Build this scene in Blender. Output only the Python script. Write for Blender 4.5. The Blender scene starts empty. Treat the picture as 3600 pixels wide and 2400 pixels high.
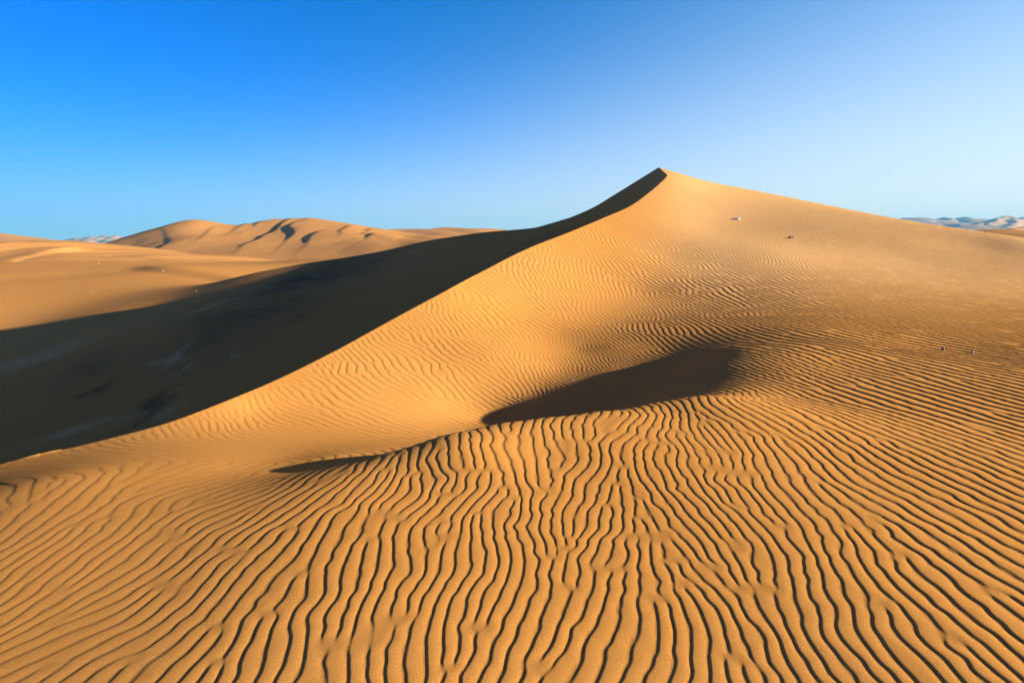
import bpy, math, random
import numpy as np
np.random.seed(7); random.seed(7)
Q = 1.0            # mesh density: 1.0 = full
RIPPLES = True; DEBUG = False; HAZE = 3e-4
SUN_EL, SUN_AZ = math.radians(13.0), math.radians(94.0)   # azimuth to the right of straight ahead (+y)

# ------------------------------------------------------------------ survey: photo points -> metres
F, CX, CY, K = 568.9, 512.0, 341.0, 1024/3600.0
PITCH = math.atan((CY-240.0)/F)
CP, SP = math.cos(PITCH), math.sin(PITCH)
def rays(s):
    s = np.asarray(s, float); u = (s[..., 0]*K-CX)/F; v = -(s[..., 1]*K-CY)/F
    y = CP+v*SP; z = -SP+v*CP
    return np.stack([u/y, np.ones_like(y), z/y], -1)       # per metre of forward distance
def pts(a):
    a = np.asarray(a, float); return rays(a[:, :2])*a[:, 2:3]
class TPS:                                                 # thin-plate surface through surveyed spots
    def __init__(s, p, lam=0.0):
        s.xy = p[:, :2]; n = len(p); M = np.zeros((n+3, n+3))
        M[:n, :n] = s.k(s.xy, s.xy)+np.eye(n)*lam; M[:n, n] = 1; M[:n, n+1:] = s.xy; M[n:, :n] = M[:n, n:].T
        s.w = np.linalg.solve(M, np.r_[p[:, 2], 0, 0, 0])
    def k(s, a, b):
        d2 = (a[:, :1]-b[None, :, 0])**2+(a[:, 1:2]-b[None, :, 1])**2
        return d2*np.log(d2+1e-9)*0.5
    def __call__(s, x, y):
        sh = np.shape(x); x = np.ravel(x); y = np.ravel(y); o = np.empty(len(x))
        for i in range(0, len(x), 100000):
            q = np.stack([x[i:i+100000], y[i:i+100000]], -1)
            o[i:i+100000] = s.k(q, s.xy)@s.w[:-3]+s.w[-3]+q@s.w[-2:]
        return o.reshape(sh)
def sstep(a, b, x):
    t = np.clip((x-a)/(b-a), 0, 1); return t*t*(3-2*t)
def smax(a, b, k):
    h = np.clip(0.5+0.5*(a-b)/k, 0, 1); return b+(a-b)*h+k*h*(1-h)

# crest of the big dune, near left -> peak -> away behind it
crest_px = [(0,1630,5.6),(280,1565,6.1),(570,1490,6.8),(800,1405,7.8),(1000,1320,9.2),(1200,1220,11.2),(1400,1110,13.8),(1550,1030,16.2),
            (1700,950,19.5),(1860,870,24),(2000,815,28.5),(2120,765,32.5),(2220,720,36),(2300,660,39.5),(2344,617,42),(2334,604,43.5),(2312,590,46)]
crest = pts(crest_px)
tail = np.array([[11.9,50,3.9],[12.9,54,4.4],[14.5,60,5.4],[17,70,5.0],[20,82,3.0],[24,100,0.0]])
head = np.array([[-7.2,3.6,-2.7],[-9.5,0,-3.0],[-13,-6,-3.4],[-18,-14,-4]])
def lev(a): return a+np.stack([0*a[:, 0], 0*a[:, 0], .0139*a[:, 1]], -1)
crest = np.vstack([lev(head[::-1]), crest, lev(tail)])
def densify(c, n=14):                                      # Catmull-Rom
    o = []
    for i in range(len(c)-1):
        p0, p1, p2, p3 = c[max(i-1,0)], c[i], c[i+1], c[min(i+2,len(c)-1)]
        for t in np.linspace(0, 1, n, endpoint=False):
            o.append(0.5*((2*p1)+(p2-p0)*t+(2*p0-5*p1+4*p2-p3)*t*t+(3*p1-p0-3*p2+p3)*t**3))
    o.append(c[-1]); return np.array(o)
CR = densify(crest)
def crest_dist(x, y):
    """signed distance to the crest in plan (positive on the slip side, left) and crest height at the foot"""
    x = np.ravel(x); y = np.ravel(y); best = np.full(len(x), 1e18); zc = np.zeros(len(x)); sg = np.zeros(len(x))
    A = CR[:-1]; B = CR[1:]
    for a, b in zip(A, B):
        ex, ey = b[0]-a[0], b[1]-a[1]; L2 = ex*ex+ey*ey+1e-12
        t = np.clip(((x-a[0])*ex+(y-a[1])*ey)/L2, 0, 1)
        dx = x-a[0]-t*ex; dy = y-a[1]-t*ey; d2 = dx*dx+dy*dy
        m = d2 < best
        best[m] = d2[m]; zc[m] = (a[2]+t*(b[2]-a[2]))[m]; sg[m] = (ex*dy-ey*dx)[m]
    return np.sqrt(best)*np.where(sg >= 0, 1, -1), zc

# windward side: plateau we stand on, the hollow, the bright slope and the right flank
wind_px = [
 # plateau
 (1800,2390,2.0),(900,2390,2.0),(2700,2390,2.0),(100,2390,2.05),(3500,2390,1.98),
 (1800,1900,3.05),(1200,1900,3.05),(600,1950,2.98),(100,1950,3.02),(2500,1850,3.2),(3200,1850,3.2),(3580,1900,3.05),
 (1900,1600,4.25),(2400,1600,4.25),(1500,1650,3.98),(2900,1600,4.3),(3500,1600,4.35),
 # mound rim
 (2450,1392,5.8),(2280,1418,5.6),(2100,1445,5.3),(1920,1466,5.1),(1760,1486,4.92),(1560,1528,4.6),(1370,1588,4.38),(1180,1640,4.2),
 # falling side of the rim and floor
 (1000,1655,4.6),(850,1645,4.8),(700,1640,4.75),(420,1670,4.35),(150,1690,4.2),
 (1750,1478,9.1),(1560,1510,8.0),(1370,1562,6.2),(1180,1602,5.35),(1000,1612,5.4),(800,1560,6.1),
 (2230,1020,21.5),
 # bright slope
 (900,1450,7.7),(1200,1400,8.6),(1500,1400,9.4),(1300,1300,10.2),(1500,1250,11.6),(1700,1250,12.0),(1600,1120,14.4),(1850,1080,17.2),
 (1800,980,19.2),(2000,920,23.5),(2000,1050,19.0),
 # right wall of the hollow
 (2200,1400,9.0),(2300,1330,9.5),(2600,1350,7.3),(2600,1220,11.2),(2350,1165,14.4),
 (2700,1300,8.4),(2800,1400,6.5),(3000,1300,8.3),(3300,1229,10.6),(3580,1300,8.4),(2800,1150,13.0),(3000,1120,14.8),(3200,1060,18.3),(3580,1080,18),
 # flank
 (2400,1010,21.3),(2600,1000,21.8),(2350,900,28),(2250,850,29.6),(2500,880,28.5),(2700,872,28.6),(2950,940,26),(3200,920,28.5),(3500,960,26),
 (2480,800,34.5),(2590,770,36.2),(2780,830,32.5),(2900,800,34),(3200,850,31),(3450,880,30.5),
 (2420,700,39.5),(2500,680,41),(2700,720,39.5),(2900,760,37),
 (2400,613,44.5),(2600,655,46),(2800,696,44),(3000,737,41.5),(3200,776,38.5),(3400,805,35),(3590,827,31)]
N_RIM = wind_px.index((900,1450,7.7)); wind = pts(wind_px); 
E_ = pts([(2346,1232,12.7),(2155,1308,11.2),(2027,1364,10.2),(1900,1419,9.4),(1760,1484,8.8)])     # edge of the shadow in the hollow
_l = np.array([1.7, 2.3, 2.75, 2.95, 3.2]); SX_, SY_, ST_ = math.sin(SUN_AZ), math.cos(SUN_AZ), math.tan(SUN_EL); T_ = E_+np.stack([_l*SX_, _l*SY_, ST_*_l+.03], -1)
M_ = E_+np.stack([_l*.6*SX_, _l*.6*SY_, ST_*_l*.6-np.array([.04, .08, .11, .11, .11])], -1)
_r = wind[wind_px.index((2280,1418,5.6)):][:6]
FL_ = np.array([(.4,10.5,-2.98),(0,12,-2.74),(.5,12,-2.84),(1.0,12,-2.90),(1.6,12,-2.87),(.3,13.5,-2.66),(.9,13.5,-2.77),(1.6,13.5,-2.81),(2.4,13.5,-2.72),(1.2,15,-2.64),(2.0,15,-2.65),(3.0,15,-2.6),(2.2,17,-2.58),(3.2,17,-2.62)])
rim2 = np.vstack([E_, lev(FL_), T_[1:], M_[1:], _r+np.array([-.18,.41,-.27]), _r+np.array([.12,-.3,.015])])
back = np.array([[20,58,3.9],[24,53,1.6],[29,48,-.4],[33,42,-1.4],[37,37,-2.2],[35,31,-1.8],[28,70,2.5],[40,62,-2.5],[55,48,-4.5],[60,80,-7],[35,90,-3],
 [22,14,-2.6],[30,22,-3.0],[22,2,-2.6],[8,-4,-1.9],[0,-5,-1.9],[-6,-4,-2.2],[50,20,-4.5],[40,-10,-4.0],[0,-20,-3.0],[16,45,3.6]])
Wf = TPS(np.vstack([wind, rim2, lev(back), crest]), np.r_[np.full(N_RIM, .004), np.where(wind[N_RIM:, 1] > 18, 12.0, .25), np.full(len(rim2), .03), np.full(len(back), 1.0), np.full(len(crest), .002)])

# lee side: valley floor, shoulder and the plain on the left
lee = pts([(800,1300,27),(300,1300,32),(100,1500,24),(400,1420,25),(0,1300,38),(1000,1100,38),(700,1130,38),
 (0,1165,50),(0,1230,42),(0,1400,30),(300,1125,49),(530,1085,52),(0,1000,66),(300,1000,66),(600,1000,63),
 (1290,892,62),(1100,922,60),(900,957,60),(1500,846,62),(1700,817,60),(1850,803,58),(1950,789,57),(2010,772,55),(2070,748,53),(1300,950,55),(1600,880,55),(1100,1000,50),
 (300,945,85),(600,935,84),(100,915,100),(500,918,105),(900,925,112),(1200,900,120)])
leeb = np.array([[-120,130,-5.0],[-60,150,-5.5],[0,150,-6.5],[-30,100,-5.0],[0,90,-5.5],[10,75,-3],[-14,80,-5.2],[-28,72,-5.6],[-60,30,-7.8],[-70,0,-8],[-30,-10,-8],[-40,-40,-8],
 [60,150,-7],[30,110,-6],[120,120,-9],[100,60,-8],[-130,60,-6],[-200,150,-5],[-150,230,-6],[-40,240,-7],[80,240,-8],[220,180,-9],[200,0,-9],[0,-150,-8],[-200,-50,-8]])
Lf = TPS(np.vstack([lee, leeb+np.array([0, 0, .6])]), 0.5)
SC0, SC1 = pts([(960,952,68), (500,940,92)])
REPOSE = math.tan(math.radians(31.5))
def ground(x, y):
    """height of the sand without ripples"""
    sh = np.shape(x); x = np.ravel(np.asarray(x, float)); y = np.ravel(np.asarray(y, float))
    d, zc = crest_dist(x, y)
    w = Wf(x, y); l = Lf(x, y)
    slip = zc-REPOSE*np.maximum(d, 0)
    ex, ey = SC1[0]-SC0[0], SC1[1]-SC0[1]; le = math.hypot(ex, ey)                # low soft scarp on the plain
    al_ = ((x-SC0[0])*ex+(y-SC0[1])*ey)/le; sd_ = -((x-SC0[0])*ey-(y-SC0[1])*ex)/le+1.5*np.sin(al_*.16)
    l = l-.55*sstep(-.5, 3.2, sd_)*(1-sstep(6, 34, sd_))*sstep(-.15*le, .25*le, al_)*(1-sstep(.75*le, 1.05*le, al_))
    left = smax(slip, np.minimum(l, zc-0.12*np.maximum(d, 0)+0.5*np.maximum(d-8, 0)), 0.02+np.clip(0.25*d, 0, 1.3+1.6*sstep(34, 46, y)))
    z = np.where(d > 0, left, w)
    far = sstep(52, 80, np.hypot(x-6, y-20))                # windward side runs out into the plain
    z = np.where(d > 0, z, w*(1-far)+np.minimum(l, -5.5)*far)
    out = sstep(110, 240, np.hypot(x, y))
    return (z*(1-out)+(-6.4)*out).reshape(sh)

# ------------------------------------------------------------------ wind ripples
def hit(px):
    """where the line of sight through a surveyed spot meets the sand"""
    d = rays(px); T = np.geomspace(0.9, 130, 420)
    P3 = d[:, None, :]*T[None, :, None]
    h = P3[..., 2]-ground(P3[..., 0], P3[..., 1])
    o = []
    for i in range(len(d)):
        j = np.argmax(h[i] < 0)
        if j == 0: j = len(T)-1
        a, b = h[i, j-1], h[i, j]; t = T[j-1]+(T[j]-T[j-1])*a/(a-b)
        o.append(d[i]*t)
    return np.array(o)
# spot, ripple direction as seen there, spacing as seen there, strength
rip = [
 (1900,2300,.02,1,72,1),(1500,2300,.25,-1,62,1),(1000,2250,.6,-1,55,1),(500,2200,1,-.75,43,.65),(150,2200,1,-.6,37,.5),(200,1950,1,-.72,32,.5),
 (350,1720,.8,-.8,43,.5),(150,1720,.4,-.9,57,.4),(700,1950,1,-.75,35,.65),(1000,1850,1,-.8,37,.9),(1300,1900,.6,-1,46,1),(1600,1900,.32,-1,45,1),
 (1900,1900,.1,-1,43,1),(1500,1650,.5,-1,36,1),(1300,1680,.75,-1,28,1),(1130,1690,1,-.6,22,.8),(900,1760,1,-.65,26,.6),(800,1680,1,-.4,20,.15),
 (550,1680,1,-.3,20,.15),(1800,1600,.35,-1,42,1),(2100,1560,.14,-1,38,1),(2300,1500,.02,1,33,1),(2400,1560,.03,1,32,1),(2300,1900,.12,1,46,1),
 (2600,2200,.35,1,56,1),(2900,2300,.6,1,55,1),(3300,2300,.85,1,56,1),(3500,2100,1,.7,48,1),(3300,1900,1,.62,38,1),(2900,1900,.85,1,38,1),
 (2600,1800,.5,1,37,1),(2550,1600,.45,1,30,1),(2700,1600,.85,1,30,1),(2900,1650,1,.75,29,1),(3300,1650,1,.44,24,1),(2800,1450,1,.5,20,1),
 (2650,1450,1,.7,21,1),(3200,1400,1,.3,17,1),(3500,1400,1,.27,15,1),(3300,1230,1,.18,10,1),(2800,1200,1,.16,11.5,1),(2600,1180,1,.35,13,1),
 (2450,1130,1,.5,11,1),(2300,1100,1,.75,9.5,1),(2300,1350,1,-.05,9,.9),(2120,1400,1,.04,10.5,.7),(2550,1290,1,.4,13,1),(2560,1390,.7,.9,20,1),
 (2050,1250,.9,1,11,.8),(1930,1370,1,.65,11,.8),(1900,1450,1,.06,10,.8),(2170,1080,.9,1,11,.4),(2020,1250,.9,1,11,.5),(1800,1100,1,.75,15,.8),
 (1500,1250,1,.75,19,.8),(1300,1300,1,.66,19,.8),(1700,1350,1,.6,15,.8),(1700,1000,1,.8,13,.8),(1200,1400,1,.5,21,.8),(1000,1450,1,.5,19,.8),
 (1450,1430,1,.36,17,.8),(900,1400,.7,1,22,.7),(700,1470,.7,1,20,.7),(500,1540,1,.3,15,.5),(1100,1540,1,.2,12,.12),(850,1580,1,.1,12,.08),
 (300,1620,1,-.1,18,.1),(1200,1270,.7,1,17,1),(1500,1080,.7,1,14,1),(1850,930,.4,1,17,1),(1950,960,.45,1,12.7,1),(2000,860,.9,1,9.5,1),
 (2200,920,1,.75,10,1),(2400,960,1,.55,8.7,1),(2600,1000,1,.3,8.5,1),(3000,1050,1,.2,9,.65),(3400,1000,1,.12,7.5,.65),(2700,872,.9,1,7,1),
 (2500,800,1,.55,6,.65),(2300,780,1,.5,6.5,1),(2500,700,1,.7,5,.65),(3000,850,1,.2,6,.65),(3300,900,1,.14,6,.65),(2400,640,1,.8,5,.65)]
rip = np.array(rip); RP = hit(rip[:, :2])
e = 0.05
gx = (ground(RP[:, 0]+e, RP[:, 1])-ground(RP[:, 0]-e, RP[:, 1]))/(2*e); gy = (ground(RP[:, 0], RP[:, 1]+e)-ground(RP[:, 0], RP[:, 1]-e))/(2*e)
dd = rays(rip[:, :2]+3*rip[:, 2:4]); tt = (RP[:, 2]-gx*RP[:, 0]-gy*RP[:, 1])/(dd[:, 2]-gx*dd[:, 0]-gy*dd[:, 1])
dv = dd[:, :2]*tt[:, None]-RP[:, :2]
TH = np.arctan2(dv[:, 1], dv[:, 0])
un = rip[:, 2:4]/np.hypot(rip[:, 2], rip[:, 3])[:, None]; dd = rays(rip[:, :2]+np.stack([-un[:, 1], un[:, 0]], -1)*2); tt = (RP[:, 2]-gx*RP[:, 0]-gy*RP[:, 1])/(dd[:, 2]-gx*dd[:, 0]-gy*dd[:, 1])
dv = dd[:, :2]*tt[:, None]-RP[:, :2]; LAM = np.clip(np.abs(-np.sin(TH)*dv[:, 0]+np.cos(TH)*dv[:, 1])/2*rip[:, 4], .06, .30)   # true wavelength, m
if DEBUG:
    for q in range(len(rip)): print('dbg', rip[q, :2], RP[q].round(2), 'ang', (np.degrees(TH[q]) % 180).round(0), 'lam', LAM[q].round(3))
    for yy in np.arange(9.5, 18, .5):
        xx = np.arange(-1, 6.6, .4); zz = ground(xx, xx*0+yy); print('dbg y', yy, ' '.join('%5.2f' % q for q in zz), ' | ', ' '.join('%4.2f' % q for q in np.gradient(zz, .4)))
# fields between the surveyed spots, blended in (bearing, log distance)
QP = np.stack([np.arctan2(RP[:, 0], RP[:, 1]), 0.75*np.log(np.hypot(RP[:, 0], RP[:, 1]))], -1)
QV = np.stack([np.cos(2*TH), np.sin(2*TH), np.log(LAM), rip[:, 5]], -1)
def fields(x, y):
    a = np.arctan2(x, y); l = 0.75*np.log(np.hypot(x, y)+1e-6); o = np.empty((len(x), 4))
    for i in range(0, len(x), 100000):
        d2 = (a[i:i+100000, None]-QP[:, 0])**2+(l[i:i+100000, None]-QP[:, 1])**2
        w = 1/(d2+1.5e-3)**1.8; w /= w.sum(1, keepdims=True); o[i:i+100000] = w@QV
    th = 0.5*np.arctan2(o[:, 1], o[:, 0])+math.pi/2            # across the ripples
    th = np.where(np.cos(th-math.radians(217)) < 0, th+math.pi, th)   # pointing downwind
    return th, np.exp(o[:, 2]), np.clip(o[:, 3], 0, 1)

def vnoise(x, y, s, seed):
    """smooth value noise, about -1..1"""
    u = x/s; v = y/s; iu = np.floor(u).astype(np.int64); iv = np.floor(v).astype(np.int64); fu = u-iu; fv = v-iv
    def hsh(a, b):
        h = (a*374761393+b*668265263+seed*1442695041) & 0x7fffffff; h = ((h ^ (h >> 13))*1274126177) & 0x7fffffff
        return ((h ^ (h >> 16)) & 0xffff)/32767.5-1
    fu = fu*fu*(3-2*fu); fv = fv*fv*(3-2*fv)
    a = hsh(iu, iv); b = hsh(iu+1, iv); c = hsh(iu, iv+1); d = hsh(iu+1, iv+1)
    return (a+(b-a)*fu)*(1-fv)+(c+(d-c)*fu)*fv

class Ripples:
    """Ripple trains: overlapping wave packets on a jittered grid whose phases are let settle against their
    neighbours for a few rounds, so crests run on, fork and end as wind ripples do."""
    def __init__(s, x0, x1, y0, y1, cell, rounds, seed, inner=None, rin=0):
        rg = np.random.RandomState(seed); s.c = cell; s.x0 = x0; s.y0 = y0
        s.n = int((x1-x0)/cell); s.m = int((y1-y0)/cell)
        I, J = np.meshgrid(np.arange(s.n), np.arange(s.m), indexing='ij')
        s.px = x0+(I+.5+rg.uniform(-.4, .4, I.shape))*cell; s.py = y0+(J+.5+rg.uniform(-.4, .4, I.shape))*cell
        th, lam, am = fields(s.px.ravel(), s.py.ravel()); th = th.reshape(I.shape); lam = lam.reshape(I.shape)
        wild = 1-sstep(.8, 3.0, s.px-.12*(s.py-3))*(1-sstep(12, 20, s.py))       # steadier trains on the right
        th = th+(.10+.30*wild)*vnoise(s.px, s.py, .5, seed)+(.05+.17*wild)*vnoise(s.px, s.py, .22, seed+1)
        k = 2*math.pi/lam*(1+(.05+.09*wild)*vnoise(s.px, s.py, .4, seed+2)); s.kx = k*np.cos(th); s.ky = k*np.sin(th)
        s.ph = rg.uniform(-math.pi, math.pi, I.shape); s.is2 = 1/(2*(0.95*cell)**2)
        fixed = np.zeros(I.shape, bool)
        if inner is not None:                                # carry the trains on from the finer set nearer by
            rr = np.hypot(s.px, s.py); fixed = (rr < rin+.8) & (rr > rin-2.5)
            p, _ = inner(s.px[fixed], s.py[fixed]); s.ph[fixed] = p
        for r in range(rounds):
            F = np.zeros(I.shape, complex)
            for di in range(-2, 3):
                for dj in range(-2, 3):
                    if di == 0 and dj == 0: continue
                    sl = (slice(max(0, di), s.n+min(0, di)), slice(max(0, dj), s.m+min(0, dj)))
                    tl = (slice(max(0, -di), s.n+min(0, -di)), slice(max(0, -dj), s.m+min(0, -dj)))
                    dx = s.px[tl]-s.px[sl]; dy = s.py[tl]-s.py[sl]
                    ph = s.ph[sl]+0.5*((s.kx[sl]+s.kx[tl])*dx+(s.ky[sl]+s.ky[tl])*dy)
                    F[tl] += np.exp(-(dx*dx+dy*dy)*s.is2)*np.exp(1j*ph)
            upd = rg.uniform(0, 1, I.shape) < (0.6 if r < 3 else 0.6*(1-.93*wild))
            s.ph = np.where(upd & ~fixed, np.angle(F), s.ph)
    def __call__(s, x, y):
        F = np.zeros(len(x), np.complex64); W = np.zeros(len(x), np.float32)
        for i0 in range(0, len(x), 400000):
            X = x[i0:i0+400000]; Y = y[i0:i0+400000]
            ci = ((X-s.x0)/s.c).astype(int); cj = ((Y-s.y0)/s.c).astype(int); f = np.zeros(len(X), np.complex64); ww = np.zeros(len(X), np.float32)
            for di in range(-2, 3):
                for dj in range(-2, 3):
                    a = np.clip(ci+di, 0, s.n-1); b = np.clip(cj+dj, 0, s.m-1)
                    dx = (X-s.px[a, b]).astype(np.float32); dy = (Y-s.py[a, b]).astype(np.float32)
                    g = np.exp(-(dx*dx+dy*dy)*np.float32(s.is2)); p = (s.ph[a, b]+s.kx[a, b]*dx+s.ky[a, b]*dy).astype(np.float32)
                    f += g*(np.cos(p)+1j*np.sin(p)); ww += g
            F[i0:i0+400000] = f; W[i0:i0+400000] = ww
        return np.angle(F), np.abs(F)/(W+1e-6)
RIP_H = 0.064
def _prof():                                               # broad windward back, short steep lee, narrow trough
    u = np.linspace(0, 1, 512, endpoint=False)
    st = np.sin(math.pi/2*np.clip(u/.66, 0, 1)**.85); le = .5+.5*np.cos(math.pi*np.clip((u-.70)/.20, 0, 1))
    h = np.where(u < .66, st, le)
    ft = np.fft.rfft(h); fr = np.arange(len(ft)); ft *= np.exp(-(fr/11.0)**2); h = np.fft.irfft(ft, 512)
    return h-h.mean()
PROF = _prof()
def ripple_height(x, y):
    x = np.ravel(x); y = np.ravel(y); o = np.zeros(len(x)); r = np.hypot(x, y)
    al = (r < 54) & (y > -1.5) & (np.abs(x) < 34); al &= np.abs(np.arctan2(x, y)) < math.radians(100)
    idx = np.nonzero(al)[0]; d, _ = crest_dist(x[idx], y[idx]); idx = idx[d < 0.6]; d = d[d < 0.6]
    th, lam, am = fields(x[idx], y[idx])
    am = am*(1-sstep(-.25, .05, d)*0.8)*(1-sstep(46, 54, r[idx]))*(1+.15*sstep(15, 25, r[idx]))
    wx = x[idx]+.018*vnoise(x[idx], y[idx], .16, 5)+.009*vnoise(x[idx], y[idx], .07, 6); wy = y[idx]+.018*vnoise(x[idx], y[idx], .16, 7)
    rw = np.hypot(wx, wy)
    for m, R in ((rw < 6.2, RIP_A), ((rw >= 6.2) & (rw < 13), RIP_B), (rw >= 13, RIP_C)):
        p, c = R(wx[m], wy[m])
        u = (p/(2*math.pi)) % 1.0
        h = np.interp(u*512, np.arange(513), np.r_[PROF, PROF[0]])
        l = lam[m]; o[idx[m]] = h*(.051+.011*sstep(4, 8, rw[m])-.007*sstep(16, 26, rw[m]))*l*np.minimum(1, .13/l)**.1*am[m]*sstep(.02, .45, c)
    return o
RIP_A = Ripples(-8, 8, -2, 8, 0.13, 16, 11)
RIP_B = Ripples(-14, 15, -3, 15, 0.21, 16, 12, RIP_A, 6.2)
RIP_C = Ripples(-16, 38, 0, 54, 0.34, 16, 13, RIP_B, 13)
# ------------------------------------------------------------------ mesh
C = bpy.context.scene.collection
def grid_mesh(name, X, Y, Z, wrap, mat, extra=None):
    n, m = X.shape
    co = np.stack([X, Y, Z], -1).reshape(-1, 3).astype(np.float32)
    i = np.arange(n-1)[:, None]; j = np.arange(m if wrap else m-1)[None, :]; j2 = (j+1) % m
    f = np.stack([i*m+j, i*m+j2, (i+1)*m+j2, (i+1)*m+j], -1).reshape(-1, 4).astype(np.int32)
    me = bpy.data.meshes.new(name)
    me.vertices.add(len(co)); me.vertices.foreach_set('co', co.ravel())
    me.loops.add(f.size); me.loops.foreach_set('vertex_index', f.ravel())
    me.polygons.add(len(f)); me.polygons.foreach_set('loop_start', np.arange(0, f.size, 4, dtype=np.int32))
    me.polygons.foreach_set('use_smooth', np.ones(len(f), bool))
    me.update(calc_edges=True)
    for k, v in (extra or {}).items():
        at = me.attributes.new(k, 'FLOAT', 'POINT'); at.data.foreach_set('value', v.ravel().astype(np.float32))
    me.materials.append(mat)
    o = bpy.data.objects.new(name, me); C.objects.link(o); return o

def sand_mat(name='sand', c0=(.52, .233, .052), c1=(.48, .225, .060)):
    m = bpy.data.materials.new(name); m.use_nodes = True; nt = m.node_tree; L = nt.links.new
    b = nt.nodes['Principled BSDF']; b.inputs['Roughness'].default_value = 1; b.inputs['Specular IOR Level'].default_value = 0
    geo = nt.nodes.new('ShaderNodeNewGeometry')
    def noise(scale, detail, rough, sc=(1, 1, 1), rz=0):
        mp = nt.nodes.new('ShaderNodeMapping'); mp.inputs['Scale'].default_value = sc; mp.inputs['Rotation'].default_value = (0, 0, rz)
        L(geo.outputs['Position'], mp.inputs[0]); n = nt.nodes.new('ShaderNodeTexNoise'); L(mp.outputs[0], n.inputs['Vector'])
        n.inputs['Scale'].default_value = scale; n.inputs['Detail'].default_value = detail; n.inputs['Roughness'].default_value = rough; return n.outputs['Fac']
    def ramp(f, p0, p1, v0, v1):
        n = nt.nodes.new('ShaderNodeMapRange'); L(f, n.inputs[0])
        for i, v in enumerate((p0, p1, v0, v1)): n.inputs[i+1].default_value = v
        return n.outputs[0]
    def mix(f, a, bcol):
        n = nt.nodes.new('ShaderNodeMix'); n.data_type = 'RGBA'
        if isinstance(f, float): n.inputs[0].default_value = f
        else: L(f, n.inputs[0])
        for i, c in ((6, a), (7, bcol)):
            if isinstance(c, tuple): n.inputs[i].default_value = c+(1,)
            else: L(c, n.inputs[i])
        return n.outputs[2]
    col = mix(ramp(noise(.35, 4, .6), .3, .7, 0, 1), c0, c1)
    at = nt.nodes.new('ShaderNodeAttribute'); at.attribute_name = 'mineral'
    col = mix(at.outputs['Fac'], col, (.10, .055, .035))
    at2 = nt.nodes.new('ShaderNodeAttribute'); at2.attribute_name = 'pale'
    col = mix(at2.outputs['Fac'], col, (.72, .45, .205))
    gr = noise(210, 2, .7); hv = nt.nodes.new('ShaderNodeHueSaturation'); L(col, hv.inputs['Color']); L(ramp(gr, .25, .75, .66, 1.34), hv.inputs['Value'])
    L(hv.outputs[0], b.inputs['Base Color'])
    bp = nt.nodes.new('ShaderNodeBump'); bp.inputs['Strength'].default_value = .35; bp.inputs['Distance'].default_value = .003; L(gr, bp.inputs['Height']); L(bp.outputs[0], b.inputs['Normal'])
    return m
SAND = sand_mat(); PALE_SAND = sand_mat('pale_sand', (.52, .30, .14), (.50, .28, .13))  # second sand has distance haze mixed into its colour, for the farthest dunes

fine = np.radians(np.arange(-47, 47.001, 0.065/Q))
side = np.radians(np.concatenate([np.arange(47.3, 75, 0.5), np.arange(75, 285, 2.0), np.arange(285, 312.9, 0.5)]))
AZ = np.concatenate([fine, side])
R = [0.25]
while R[-1] < 2150:
    r = R[-1]; R.append(r+(min(max(0.008, 0.0025*r), .024) if r < 52 else .0025*r)/Q if r < 70 else r+(0.01 if r < 260 else 0.05)*r)
R = np.array(R)
RR, AA = np.meshgrid(R, AZ, indexing='ij')
X = RR*np.sin(AA); Y = RR*np.cos(AA)
Z = ground(X, Y)
def blobs(lst):
    c = hit(np.array([q[:2] for q in lst], float)); e = hit(np.array([(q[0]+q[2], q[1]+q[3]) for q in lst], float)); o = np.zeros(X.size); x = X.ravel(); y = Y.ravel()
    wxn = x+.9*vnoise(x, y, 1.7, 31)+.35*vnoise(x, y, .6, 32); wyn = y+.9*vnoise(x, y, 1.7, 33)+.35*vnoise(x, y, .6, 34)
    for q, a, b in zip(lst, c, e):
        v = b[:2]-a[:2]; l = np.hypot(*v); v = v/l; dx = wxn-a[0]; dy = wyn-a[1]
        g = np.exp(-((dx*v[0]+dy*v[1])/l)**2-((dy*v[0]-dx*v[1])/(l*q[4]))**2); o = np.maximum(o, g*q[5])
    return o
SX, SY = X.ravel(), Y.ravel()
wisp = .5+.5*np.clip(vnoise(SX*.6+SY*.8, (SY*.6-SX*.8)*.3, .8, 41)+.5*vnoise(SX*.6+SY*.8, (SY*.6-SX*.8)*.3, .33, 42), -1, 1)
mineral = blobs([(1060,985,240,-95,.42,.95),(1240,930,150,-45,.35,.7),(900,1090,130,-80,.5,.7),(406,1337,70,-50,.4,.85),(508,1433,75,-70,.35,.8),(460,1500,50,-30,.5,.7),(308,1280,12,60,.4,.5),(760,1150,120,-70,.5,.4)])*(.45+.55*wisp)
pale = blobs([(640,1235,55,-42,.22,.5),(605,1306,40,-25,.2,.45),(600,1383,40,-16,.25,.5),(570,1450,35,-35,.4,.4),(722,1082,80,-30,.3,.4),(789,1250,35,-16,.25,.35),(250,1520,150,-40,.6,.5),(120,1260,190,-70,.5,.45)])
pale = np.maximum(pale, .60*sstep(12, 30, SY)*sstep(1, 7, SX-.25*(SY-14))*(.92+.08*vnoise(SX, SY, 4.0, 51)))  # right flank: lighter colour stands in for sunlight the slope does not catch
if RIPPLES: Z = Z+ripple_height(X, Y).reshape(Z.shape)
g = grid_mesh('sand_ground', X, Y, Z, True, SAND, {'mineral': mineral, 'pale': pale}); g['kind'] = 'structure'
print('verts', X.size)

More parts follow.
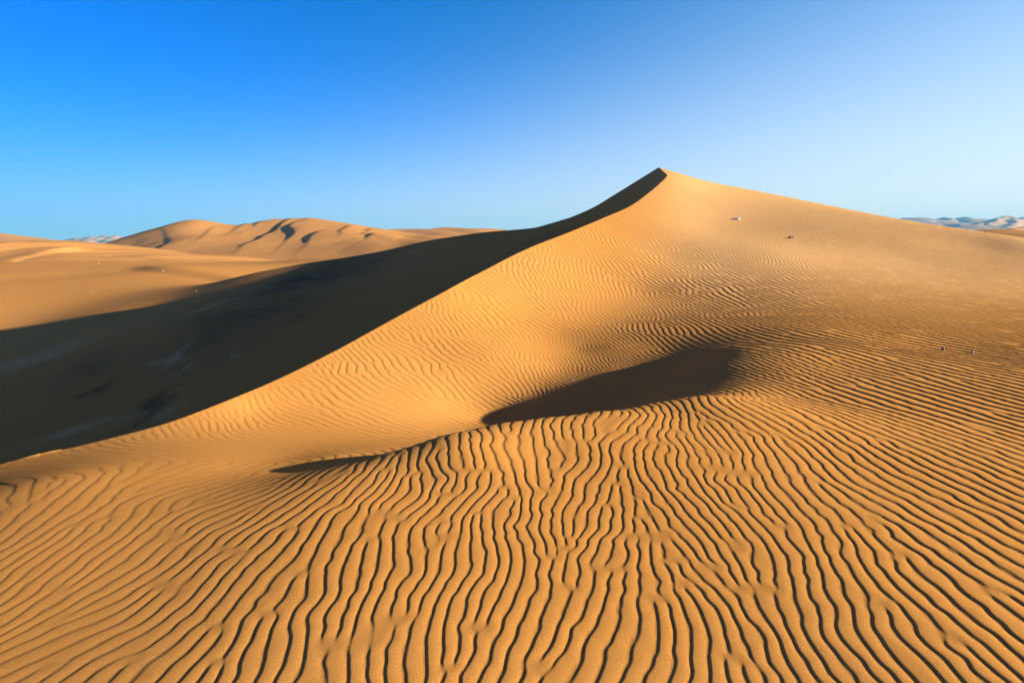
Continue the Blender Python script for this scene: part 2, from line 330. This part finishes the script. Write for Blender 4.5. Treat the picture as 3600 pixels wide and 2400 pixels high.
# ------------------------------------------------------------------ dunes farther off, each from its crest lines
def dune(name, lines, area, step, base, ws=0.2, ls=0.55, k=1.5, rough=0.4, mat=None, seed=0):
    x0, x1, y0, y1 = area
    xs = np.arange(x0, x1+step, step); ys = np.arange(y0, y1+step, step)
    X, Y = np.meshgrid(xs, ys); x = X.ravel(); y = Y.ravel()
    rg = np.random.RandomState(seed); H = np.full(len(x), -60.0)
    wx = x.copy(); wy = y.copy()
    for f in (25, 60):                                       # gentle wandering of every crest
        for _ in range(3):
            a, b, c = rg.uniform(-1, 1, 3); wx = wx+f*0.03*np.sin((a*x+b*y)/f*4+c*9); wy = wy+f*0.03*np.sin((b*x-a*y)/f*4+c*5)
    for ln in lines:
        p = densify(pts(ln['p']) if 'p' in ln else np.array(ln['c'], float), 8); s = ln.get('ws', ws); l = ln.get('ls', ls)
        bd = np.full(len(x), 1e18); z = np.zeros(len(x)); sg = np.zeros(len(x))
        for a, b in zip(p[:-1], p[1:]):
            ex, ey = b[0]-a[0], b[1]-a[1]; L2 = ex*ex+ey*ey+1e-9
            t = np.clip(((wx-a[0])*ex+(wy-a[1])*ey)/L2, 0, 1); dx = wx-a[0]-t*ex; dy = wy-a[1]-t*ey; d2 = dx*dx+dy*dy
            m = d2 < bd; bd[m] = d2[m]; z[m] = (a[2]+t*(b[2]-a[2]))[m]; sg[m] = (ex*dy-ey*dx)[m]
        d = np.sqrt(bd); r = ln.get('r', 3.0)
        h = z-np.where(sg > 0, l*d if not ln.get('soft') else l*(np.sqrt(d*d+r*r)-r), s*(np.sqrt(d*d+r*r)-r))
        H = smax(H, h, ln.get('k', k))
    for f in (9, 21):
        for _ in range(4):
            a, b, c = rg.uniform(-1, 1, 3); H = H+rough*f/60*np.sin((a*x+b*y)/f*5+c*9)
    edge = np.minimum.reduce([x-x0, x1-x, y-y0, y1-y])/(0.12*min(x1-x0, y1-y0))
    H = smax(H, np.full(len(x), base), 1.0); H = H-(H-base+4)*(1-sstep(0, 1, edge))
    o = grid_mesh(name, X, Y, H.reshape(X.shape), False, mat or SAND); o['kind'] = 'structure'; return o

def far_dune():
    sil = [(190,893,205),(350,862,212),(430,838,216),(560,797,222),(640,776,226),(700,770,228),(760,780,232),(800,792,236),(860,792,240),(930,780,244),(960,771,246),(1010,776,248),(1040,775,248),(1090,771,246),(1150,778,244),(1250,792,240),(1330,804,236),(1420,817,230)]
    mid = [(450,870,194),(560,850,196),(700,832,198),(780,815,212),(850,830,205),(950,818,214),(1050,815,214),(1150,818,210),(1260,825,206),(1350,832,206),(1480,836,204)]
    foot = [(300,905,172),(400,905,170),(560,905,167),(700,904,165),(850,899,165),(1000,892,166),(1150,884,168),(1300,871,172),(1450,853,178),(1600,838,185)]
    S = pts(sil); up = np.array([0, 1, 0.])*38; bk = S+up; bk[:, 2] = S[:, 2]-5
    T = TPS(np.vstack([S, bk, pts(mid), pts(foot)]), .03)
    xs = np.arange(-215, 96, .8); ys = np.arange(158, 300, .8); X, Y = np.meshgrid(xs, ys); x = X.ravel(); y = Y.ravel()
    H = T(x, y); far = sstep(255, 290, y); H = H*(1-far)-9*far
    wx = x+1.6*vnoise(x, y, 14, 61); wy = y+1.6*vnoise(x, y, 14, 62)
    for ln, A in (([(868,789,240),(852,806,228),(823,826,214)], 1.0), ([(905,790,240),(900,802,230),(885,815,222)], .8), ([(1012,780,246),(1000,803,228),(985,815,218),(924,835,204),(847,880,180)], 1.5),
                  ([(1075,778,243),(1055,800,226),(1030,812,218),(1043,836,206),(1006,861,190)], 1.6), ([(1190,812,216),(1123,846,200),(1085,868,186)], 1.5), ([(1400,828,212),(1335,834,208),(1265,843,202)], 1.6), ([(1350,838,205),(1310,846,200),(1290,858,192)], 1.2),
                  ([(1250,800,232),(1225,822,214),(1190,845,198)], .9), ([(1330,808,228),(1300,826,212)], .8), ([(560,812,216),(600,850,196),(580,885,178)], .5), ([(1560,822,214),(1480,832,208),(1440,846,198)], 1.0), ([(760,800,222),(720,835,202),(690,860,190)], .5), ([(680,830,200),(600,860,188),(540,885,178)], .35)):
        p = densify(pts(ln), 8); bd = np.full(len(x), 1e18); sg = np.zeros(len(x)); tt = np.zeros(len(x)); n = len(p)-1
        for q, (a, b) in enumerate(zip(p[:-1], p[1:])):
            ex, ey = b[0]-a[0], b[1]-a[1]; L2 = ex*ex+ey*ey+1e-9
            t = np.clip(((wx-a[0])*ex+(wy-a[1])*ey)/L2, 0, 1); dx = wx-a[0]-t*ex; dy = wy-a[1]-t*ey; d2 = dx*dx+dy*dy; m = d2 < bd
            bd[m] = d2[m]; sg[m] = (ex*dy-ey*dx)[m]; tt[m] = (q+t[m])/n
        d = np.sqrt(bd); a_ = .62*A*np.sin(math.pi*np.clip(tt*.97, 0, 1))**.7
        lee_right = sg > 0                                   # crest lines run downhill, so the left of the picture is on their right-hand side
        H = H+np.where(lee_right, a_*np.exp(-(d/(7*A+6))**2), np.maximum(0, a_-.33*d))
    H = H+.30*vnoise(x+.4*y, y*.5, 13, 65)+.15*vnoise(x, y*.6, 7, 63)+.05*vnoise(x, y, 3.0, 64)
    e = np.minimum.reduce([x+215, 95-x, y-158, 299-y])/14; H = smax(H, np.full(len(x), -8.2), .8); H = H-(H+12)*(1-sstep(0, 1, e))
    o = grid_mesh('far_dune', X, Y, H.reshape(X.shape), False, SAND); o['kind'] = 'structure'
far_dune()
dune('low_ridge', [dict(p=[(1250,806,330),(1370,806,335),(1500,804,340),(1620,801,345),(1720,807,350),(1860,813,352),(2000,822,350)], soft=1, ls=.10, ws=.12, r=20),
 dict(p=[(1700,812,330),(1600,824,300),(1500,830,290)], ws=.15), dict(p=[(1820,816,330),(1760,822,310),(1690,828,300)], ws=.15)], (-150, 260, 262, 420), 1.6, -9.0, seed=5)
dune('pale_dune', [dict(p=[(-500,770,400),(-200,800,395),(0,822,390),(100,837,385),(200,850,380),(330,866,372)], soft=1, ls=.15, ws=.2, r=15)], (-640, -60, 300, 520), 2.5, -9.0, seed=6)
dune('low_dunes', [dict(p=[(-200,872,170),(0,865,165),(80,857,163),(160,847,160),(240,850,160),(330,861,158),(420,880,152)], soft=1, ls=.12, ws=.13, r=14),
 dict(p=[(340,866,152),(290,871,146),(240,884,140),(200,899,136)], ws=.12)], (-190, -60, 118, 190), 0.8, -7.5, k=1.2, seed=7)
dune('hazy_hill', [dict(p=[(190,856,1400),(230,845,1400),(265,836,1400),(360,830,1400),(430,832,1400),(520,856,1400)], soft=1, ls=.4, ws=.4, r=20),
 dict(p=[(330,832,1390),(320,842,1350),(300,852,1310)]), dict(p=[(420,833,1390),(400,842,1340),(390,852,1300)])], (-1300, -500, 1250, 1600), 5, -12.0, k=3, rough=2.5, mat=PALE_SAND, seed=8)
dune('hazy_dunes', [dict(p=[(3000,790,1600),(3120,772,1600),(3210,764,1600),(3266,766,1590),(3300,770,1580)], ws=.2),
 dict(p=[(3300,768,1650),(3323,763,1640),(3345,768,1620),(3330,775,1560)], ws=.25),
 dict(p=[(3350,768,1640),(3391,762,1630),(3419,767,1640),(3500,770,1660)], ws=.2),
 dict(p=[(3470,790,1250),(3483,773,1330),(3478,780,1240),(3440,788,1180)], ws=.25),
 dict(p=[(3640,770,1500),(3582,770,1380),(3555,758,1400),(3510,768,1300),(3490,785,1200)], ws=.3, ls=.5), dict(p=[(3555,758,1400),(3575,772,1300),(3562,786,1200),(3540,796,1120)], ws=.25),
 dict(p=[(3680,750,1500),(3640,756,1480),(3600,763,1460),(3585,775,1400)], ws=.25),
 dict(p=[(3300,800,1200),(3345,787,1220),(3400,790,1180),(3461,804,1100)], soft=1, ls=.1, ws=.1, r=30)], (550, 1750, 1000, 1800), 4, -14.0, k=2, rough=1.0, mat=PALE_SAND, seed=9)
dune('shaded_dune', [dict(p=[(3780,770,600),(3680,786,580),(3600,799,560),(3551,809,540),(3500,822,520)], ws=.2, ls=.55)], (390, 700, 450, 720), 3, -12.0, seed=10)
dune('right_dune', [dict(p=[(3420,822,160),(3461,809,158),(3493,805,156),(3530,806,154),(3600,812,150),(3750,826,145)], soft=1, ls=.15, ws=.15, r=12)], (85, 220, 100, 230), 1.5, -12.0, seed=11)

# ------------------------------------------------------------------ stones and litter on the sand
import bmesh
def simple_mat(name, col, rough=.8, var=.25, scale=30):
    m = bpy.data.materials.new(name); m.use_nodes = True; nt = m.node_tree; b = nt.nodes['Principled BSDF']; b.inputs['Roughness'].default_value = rough
    n = nt.nodes.new('ShaderNodeTexNoise'); n.inputs['Scale'].default_value = scale; n.inputs['Detail'].default_value = 6
    r = nt.nodes.new('ShaderNodeValToRGB'); r.color_ramp.elements[0].color = tuple(c*(1-var) for c in col)+(1,); r.color_ramp.elements[1].color = tuple(min(1, c*(1+var)) for c in col)+(1,)
    r.color_ramp.elements[0].position = .35; r.color_ramp.elements[1].position = .65
    tc = nt.nodes.new('ShaderNodeTexCoord'); nt.links.new(tc.outputs['Object'], n.inputs['Vector']); nt.links.new(n.outputs['Fac'], r.inputs[0]); nt.links.new(r.outputs[0], b.inputs['Base Color']); return m
M_WHITE = simple_mat('white_plastic', (.66, .64, .60), .6, .06); M_DARK = simple_mat('dark_stone', (.035, .03, .03), .7, .4); M_PALE = simple_mat('pale_stone', (.62, .55, .45), .9, .2)
M_BROWN = simple_mat('brown_stone', (.16, .075, .04), .85, .3); M_GREY = simple_mat('grey_stone', (.15, .13, .11), .9, .35)
def rock_bm(sx, sy, sz, seed, sub=3, rough=.28):
    rg = np.random.RandomState(seed); bm = bmesh.new(); bmesh.ops.create_icosphere(bm, subdivisions=sub, radius=1)
    ks = rg.uniform(-2.2, 2.2, (7, 3)); ph = rg.uniform(0, 6.3, 7); cut = rg.normal(size=(5, 3)); cut /= np.linalg.norm(cut, axis=1)[:, None]
    for v in bm.verts:
        p = np.array(v.co); f = 1+rough*np.sin(ks@p*1.4+ph).mean()*1.6
        p = p*f
        for c in cut:                                        # broken facets
            t = p@c-.72
            if t > 0: p = p-c*t*.85
        v.co = (p[0]*sx, p[1]*sy, p[2]*sz)
    return bm
def to_obj(name, bm, mat, parent=None):
    me = bpy.data.meshes.new(name); bm.to_mesh(me); bm.free(); me.materials.append(mat)
    o = bpy.data.objects.new(name, me); C.objects.link(o)
    if parent: o.parent = parent
    return o
def spot(px, py):
    p = hit(np.array([[px, py]], float))[0]
    return float(p[0]), float(p[1]), float(ground(np.array([p[0]]), np.array([p[1]]))[0])
def tag(o, label, cat, group=None):
    o['label'] = label; o['category'] = cat
    if group: o['group'] = group
def width_at(px, py, w):                                     # metres spanned by w photo pixels at that spot
    x, y, z = spot(px, py); return w*K/F*(y*CP-z*SP)
def pebble(name, px, py, w, hgt, mat, label, seed, cat='pebble', group=None, rz=0, dpt=.8):
    x, y, z = spot(px, py); s = width_at(px, py, w)/2
    o = to_obj(name, rock_bm(s, s*dpt, s*hgt, seed), mat); o.location = (x, y, z+s*hgt*.45); o.rotation_euler = (0, 0, rz); tag(o, label, cat, group); return o
# crumpled white sheet of plastic
def plastic():
    px, py = 2590, 770; x, y, z = spot(px, py); L_ = width_at(px, py, 26); n, m = 40, 18; bm = bmesh.new(); rg = np.random.RandomState(4); V = []
    for i in range(n):
        for j in range(m):
            u, v = i/(n-1), j/(m-1); a = np.array([u*6, v*3.])
            h = .30*L_*(np.sin(math.pi*u)**.6)*(np.sin(math.pi*v)**.6)*(.55+.45*abs(math.sin(7*u+2.5*v+1)))*(.7+.5*math.sin(11*u*v+4*u))
            h += .03*L_*math.sin(23*u+9*v)*math.sin(math.pi*v)
            V.append(bm.verts.new(((u-.5)*L_+.02*math.sin(9*v+3*u)*L_, (v-.5)*L_*.5*(.7+.35*math.sin(4*u+.6))+.05*L_*math.sin(7*u), h-.012)))
    for i in range(n-1):
        for j in range(m-1):
            bm.faces.new((V[i*m+j], V[(i+1)*m+j], V[(i+1)*m+j+1], V[i*m+j+1]))
    o = to_obj('plastic_sheet', bm, M_WHITE); o.location = (x, y, z+.01); o.rotation_euler = (.12, 0, -.12)
    sm = o.modifiers.new('thickness', 'SOLIDIFY'); sm.thickness = .004
    tag(o, 'crumpled white plastic sheet half buried high on the big dune', 'plastic sheet')
plastic()
# dark broken lump with a pale band between its two pieces
x, y, z = spot(2780, 836); wd_ = width_at(2780, 836, 18)
e_o = bpy.data.objects.new('burnt_debris', None); C.objects.link(e_o); e_o.location = (x, y, z); tag(e_o, 'largest black lump of debris, with a pale band, below the white plastic sheet', 'debris'); e_o['kind'] = 'thing'
o = to_obj('lump', rock_bm(wd_*.30, wd_*.22, wd_*.26, 21), M_DARK, e_o); o.location = (-wd_*.22, 0, wd_*.12)
o = to_obj('band', rock_bm(wd_*.07, wd_*.20, wd_*.22, 22), M_PALE, e_o); o.location = (wd_*.10, -wd_*.02, wd_*.12)
o = to_obj('stub', rock_bm(wd_*.20, wd_*.12, wd_*.15, 23), M_DARK, e_o); o.location = (wd_*.32, .01, wd_*.16); o.rotation_euler = (0, .35, .2)
# pale stone with a brown one against it, then the dark one further right
pebble('pale_stone', 3315, 1230, 13, 1.3, M_GREY, 'grey angular stone on the ripples, left of the brown stone touching it', 31, 'stone', dpt=.7)
pebble('brown_stone', 3327, 1228, 7, 1.2, M_BROWN, 'small reddish brown stone leaning on the grey angular stone', 32, 'stone')
pebble('dark_stone', 3418, 1241, 12, .9, M_DARK, 'dark low stone on the ripples, right of the grey and brown stones', 33, 'stone')
pebble('white_pebble', 2659, 809, 5, .8, M_WHITE, 'little white pebble between the white plastic sheet and the black debris', 34)
pebble('dark_pebble', 3463, 816, 5, .7, M_DARK, 'dark pebble on the right skyline in front of the hazy dunes', 35)
pebble('white_pebble', 2922, 987, 4, .8, M_WHITE, 'tiny white pebble on the open slope well below the black debris', 36)
pebble('dark_pebble', 3271, 1004, 6, .45, M_BROWN, 'flat brown pebble on the fine ripples of the right slope, above the grey stone', 37)
pebble('dark_pebble', 3108, 1056, 3.5, .7, M_DARK, 'tiny dark pebble on the slope above the hollow rim, left of the flat brown pebble', 38)
pebble('dark_pebble', 3548, 986, 3.5, .7, M_DARK, 'tiny dark pebble near the right edge of the photo, below the skyline', 39)
pebble('white_pebble', 2013, 1337, 5, .5, M_WHITE, 'white fleck on the smooth orange slope just above the hollow shadow', 40)
pebble('dark_pebble', 477, 1494, 9, .6, M_DARK, 'dark pebble in the shade just behind the near end of the crest', 41)
pebble('white_pebble', 583, 1173, 8, .4, M_WHITE, 'thin white chip on the shaded valley floor, upper left', 42)
pebble('white_pebble', 888, 1281, 5, .5, M_WHITE, 'small white chip in the deep shade below the middle of the crest', 43)
pebble('white_pebble', 214, 1035, 3.6, .7, M_PALE, 'pale pebble on the sunlit left plain, the nearest to the shadow edge on the left', 44)
pebble('white_pebble', 320, 1027, 3.6, .7, M_PALE, 'pale pebble in the middle of the sunlit left plain', 45)
pebble('white_pebble', 572, 951, 5, .7, M_WHITE, 'white pebble at the start of the soft dark dip on the left plain', 46)
pebble('white_pebble', 690, 1023, 3.6, .8, M_WHITE, 'white pebble on the left plain right beside the curved shadow edge', 47)
pebble('white_pebble', 80, 894, 6, .5, M_PALE, 'pale pebble far out on the brow of the left plain near the left edge', 48)
pebble('white_pebble', 345, 910, 4, .6, M_PALE, 'pale pebble on the brow of the left plain at the foot of the far dune', 49)

# ------------------------------------------------------------------ air
hb = bmesh.new(); bmesh.ops.create_cube(hb, size=1)
hm = bpy.data.materials.new('haze'); hm.use_nodes = True; hn = hm.node_tree; hn.nodes.clear()
ho = hn.nodes.new('ShaderNodeOutputMaterial'); hv_ = hn.nodes.new('ShaderNodeVolumePrincipled'); hv_.inputs['Color'].default_value = (.12, .50, .78, 1); hv_.inputs['Density'].default_value = HAZE; hv_.inputs['Anisotropy'].default_value = 0
hn.links.new(hv_.outputs[0], ho.inputs['Volume'])
if HAZE > 0:
    hz_o = to_obj('haze', hb, hm); hz_o.scale = (4700, 4700, 92); hz_o.location = (0, 0, 28); hz_o['kind'] = 'stuff'

# ------------------------------------------------------------------ light, sky, camera
w = bpy.data.worlds.new('World'); bpy.context.scene.world = w; w.use_nodes = True; nt = w.node_tree
EXPO = 1.7
def nd(nt, t, **k):
    n = nt.nodes.new(t)
    for a, v in k.items():
        if a[0] == 'i' and a[1:].isdigit(): n.inputs[int(a[1:])].default_value = v
        else: setattr(n, a, v)
    return n
def mth(nt, op, a, b=None, c=None, clamp=False):
    n = nd(nt, 'ShaderNodeMath', operation=op, use_clamp=clamp)
    for i, q in enumerate((a, b, c)):
        if q is None: continue
        if isinstance(q, (int, float)): n.inputs[i].default_value = q
        else: nt.links.new(q, n.inputs[i])
    return n.outputs[0]
L = nt.links.new
sky = nt.nodes.new('ShaderNodeTexSky'); sky.sky_type = 'NISHITA'; sky.sun_disc = False
sky.sun_elevation = SUN_EL; sky.sun_rotation = SUN_AZ; sky.altitude = 0; sky.air_density = .6; sky.dust_density = 0; sky.ozone_density = 6
hs = nd(nt, 'ShaderNodeHueSaturation'); hs.inputs['Saturation'].default_value = 1.5; hs.inputs['Value'].default_value = .72; L(sky.outputs[0], hs.inputs['Color'])
tc = nd(nt, 'ShaderNodeTexCoord'); sx = nd(nt, 'ShaderNodeSeparateXYZ'); L(tc.outputs['Generated'], sx.inputs[0])
e_ = mth(nt, 'MAXIMUM', sx.outputs[2], 0.0)
ga = math.radians(75)
sd = mth(nt, 'ADD', mth(nt, 'MULTIPLY', sx.outputs[0], math.sin(ga)), mth(nt, 'MULTIPLY', sx.outputs[1], math.cos(ga)))
t_ = mth(nt, 'DIVIDE', mth(nt, 'ADD', sd, .45), 1.29, clamp=True)
wd = mth(nt, 'MULTIPLY_ADD', mth(nt, 'POWER', t_, 1.8), .20, .10)
am_ = mth(nt, 'MULTIPLY_ADD', t_, .09, .90)
hz = mth(nt, 'MULTIPLY', am_, mth(nt, 'EXPONENT', mth(nt, 'MULTIPLY', mth(nt, 'POWER', mth(nt, 'DIVIDE', e_, wd), 1.6), -1.0)))
tint = nd(nt, 'ShaderNodeMix', data_type='RGBA', blend_type='MULTIPLY'); tint.inputs[0].default_value = 1; L(hs.outputs[0], tint.inputs[6]); 
tl = nd(nt, 'ShaderNodeMix', data_type='RGBA'); tl.inputs[6].default_value = (.01, .98, 1.26, 1); tl.inputs[7].default_value = (.06, 1.66, 1.2, 1); L(tl.outputs[2], tint.inputs[7])
zen = nd(nt, 'ShaderNodeMix', data_type='RGBA'); L(tint.outputs[2], zen.inputs[6])
zr = nd(nt, 'ShaderNodeMapRange', interpolation_type='SMOOTHSTEP'); L(e_, zr.inputs[0]); zr.inputs[1].default_value = .44; zr.inputs[2].default_value = .72; L(zr.outputs[0], zen.inputs[0])
mx = nd(nt, 'ShaderNodeMix', data_type='RGBA'); L(t_, tl.inputs[0]); L(hz, mx.inputs[0]); L(zen.outputs[2], mx.inputs[6])
SKY_S = 0.10; g_ = 1/(SKY_S*2**EXPO); hc = nd(nt, 'ShaderNodeMix', data_type='RGBA'); L(t_, hc.inputs[0]); hc.inputs[6].default_value = (.38*g_, .50*g_, .64*g_, 1); hc.inputs[7].default_value = (.98*g_, .98*g_, .94*g_, 1); L(hc.outputs[2], mx.inputs[7])
zen.inputs[7].default_value = (.05*g_, .014*g_, .05*g_, 1)  # upper sky, out of view, set dark to deepen and neutralise the shadows
L(mx.outputs[2], nt.nodes['Background'].inputs[0]); nt.nodes['Background'].inputs[1].default_value = SKY_S
sl = bpy.data.lights.new('sun', 'SUN'); sl.energy = 5.0; sl.angle = math.radians(0.53); sl.color = (1, .88, .70)
so = bpy.data.objects.new('sun', sl); C.objects.link(so)
so.rotation_euler = (math.pi/2-SUN_EL, 0, -SUN_AZ+math.pi)
cd = bpy.data.cameras.new('camera'); cd.sensor_width = 36; cd.lens = F/1024*36; cd.clip_end = 20000; cd.clip_start = 0.05
co = bpy.data.objects.new('camera', cd); C.objects.link(co); co.rotation_euler = (math.pi/2-PITCH, 0, 0)
sc = bpy.context.scene; sc.camera = co
sc.view_settings.view_transform = 'Standard'; sc.view_settings.look = 'None'; sc.view_settings.exposure = EXPO
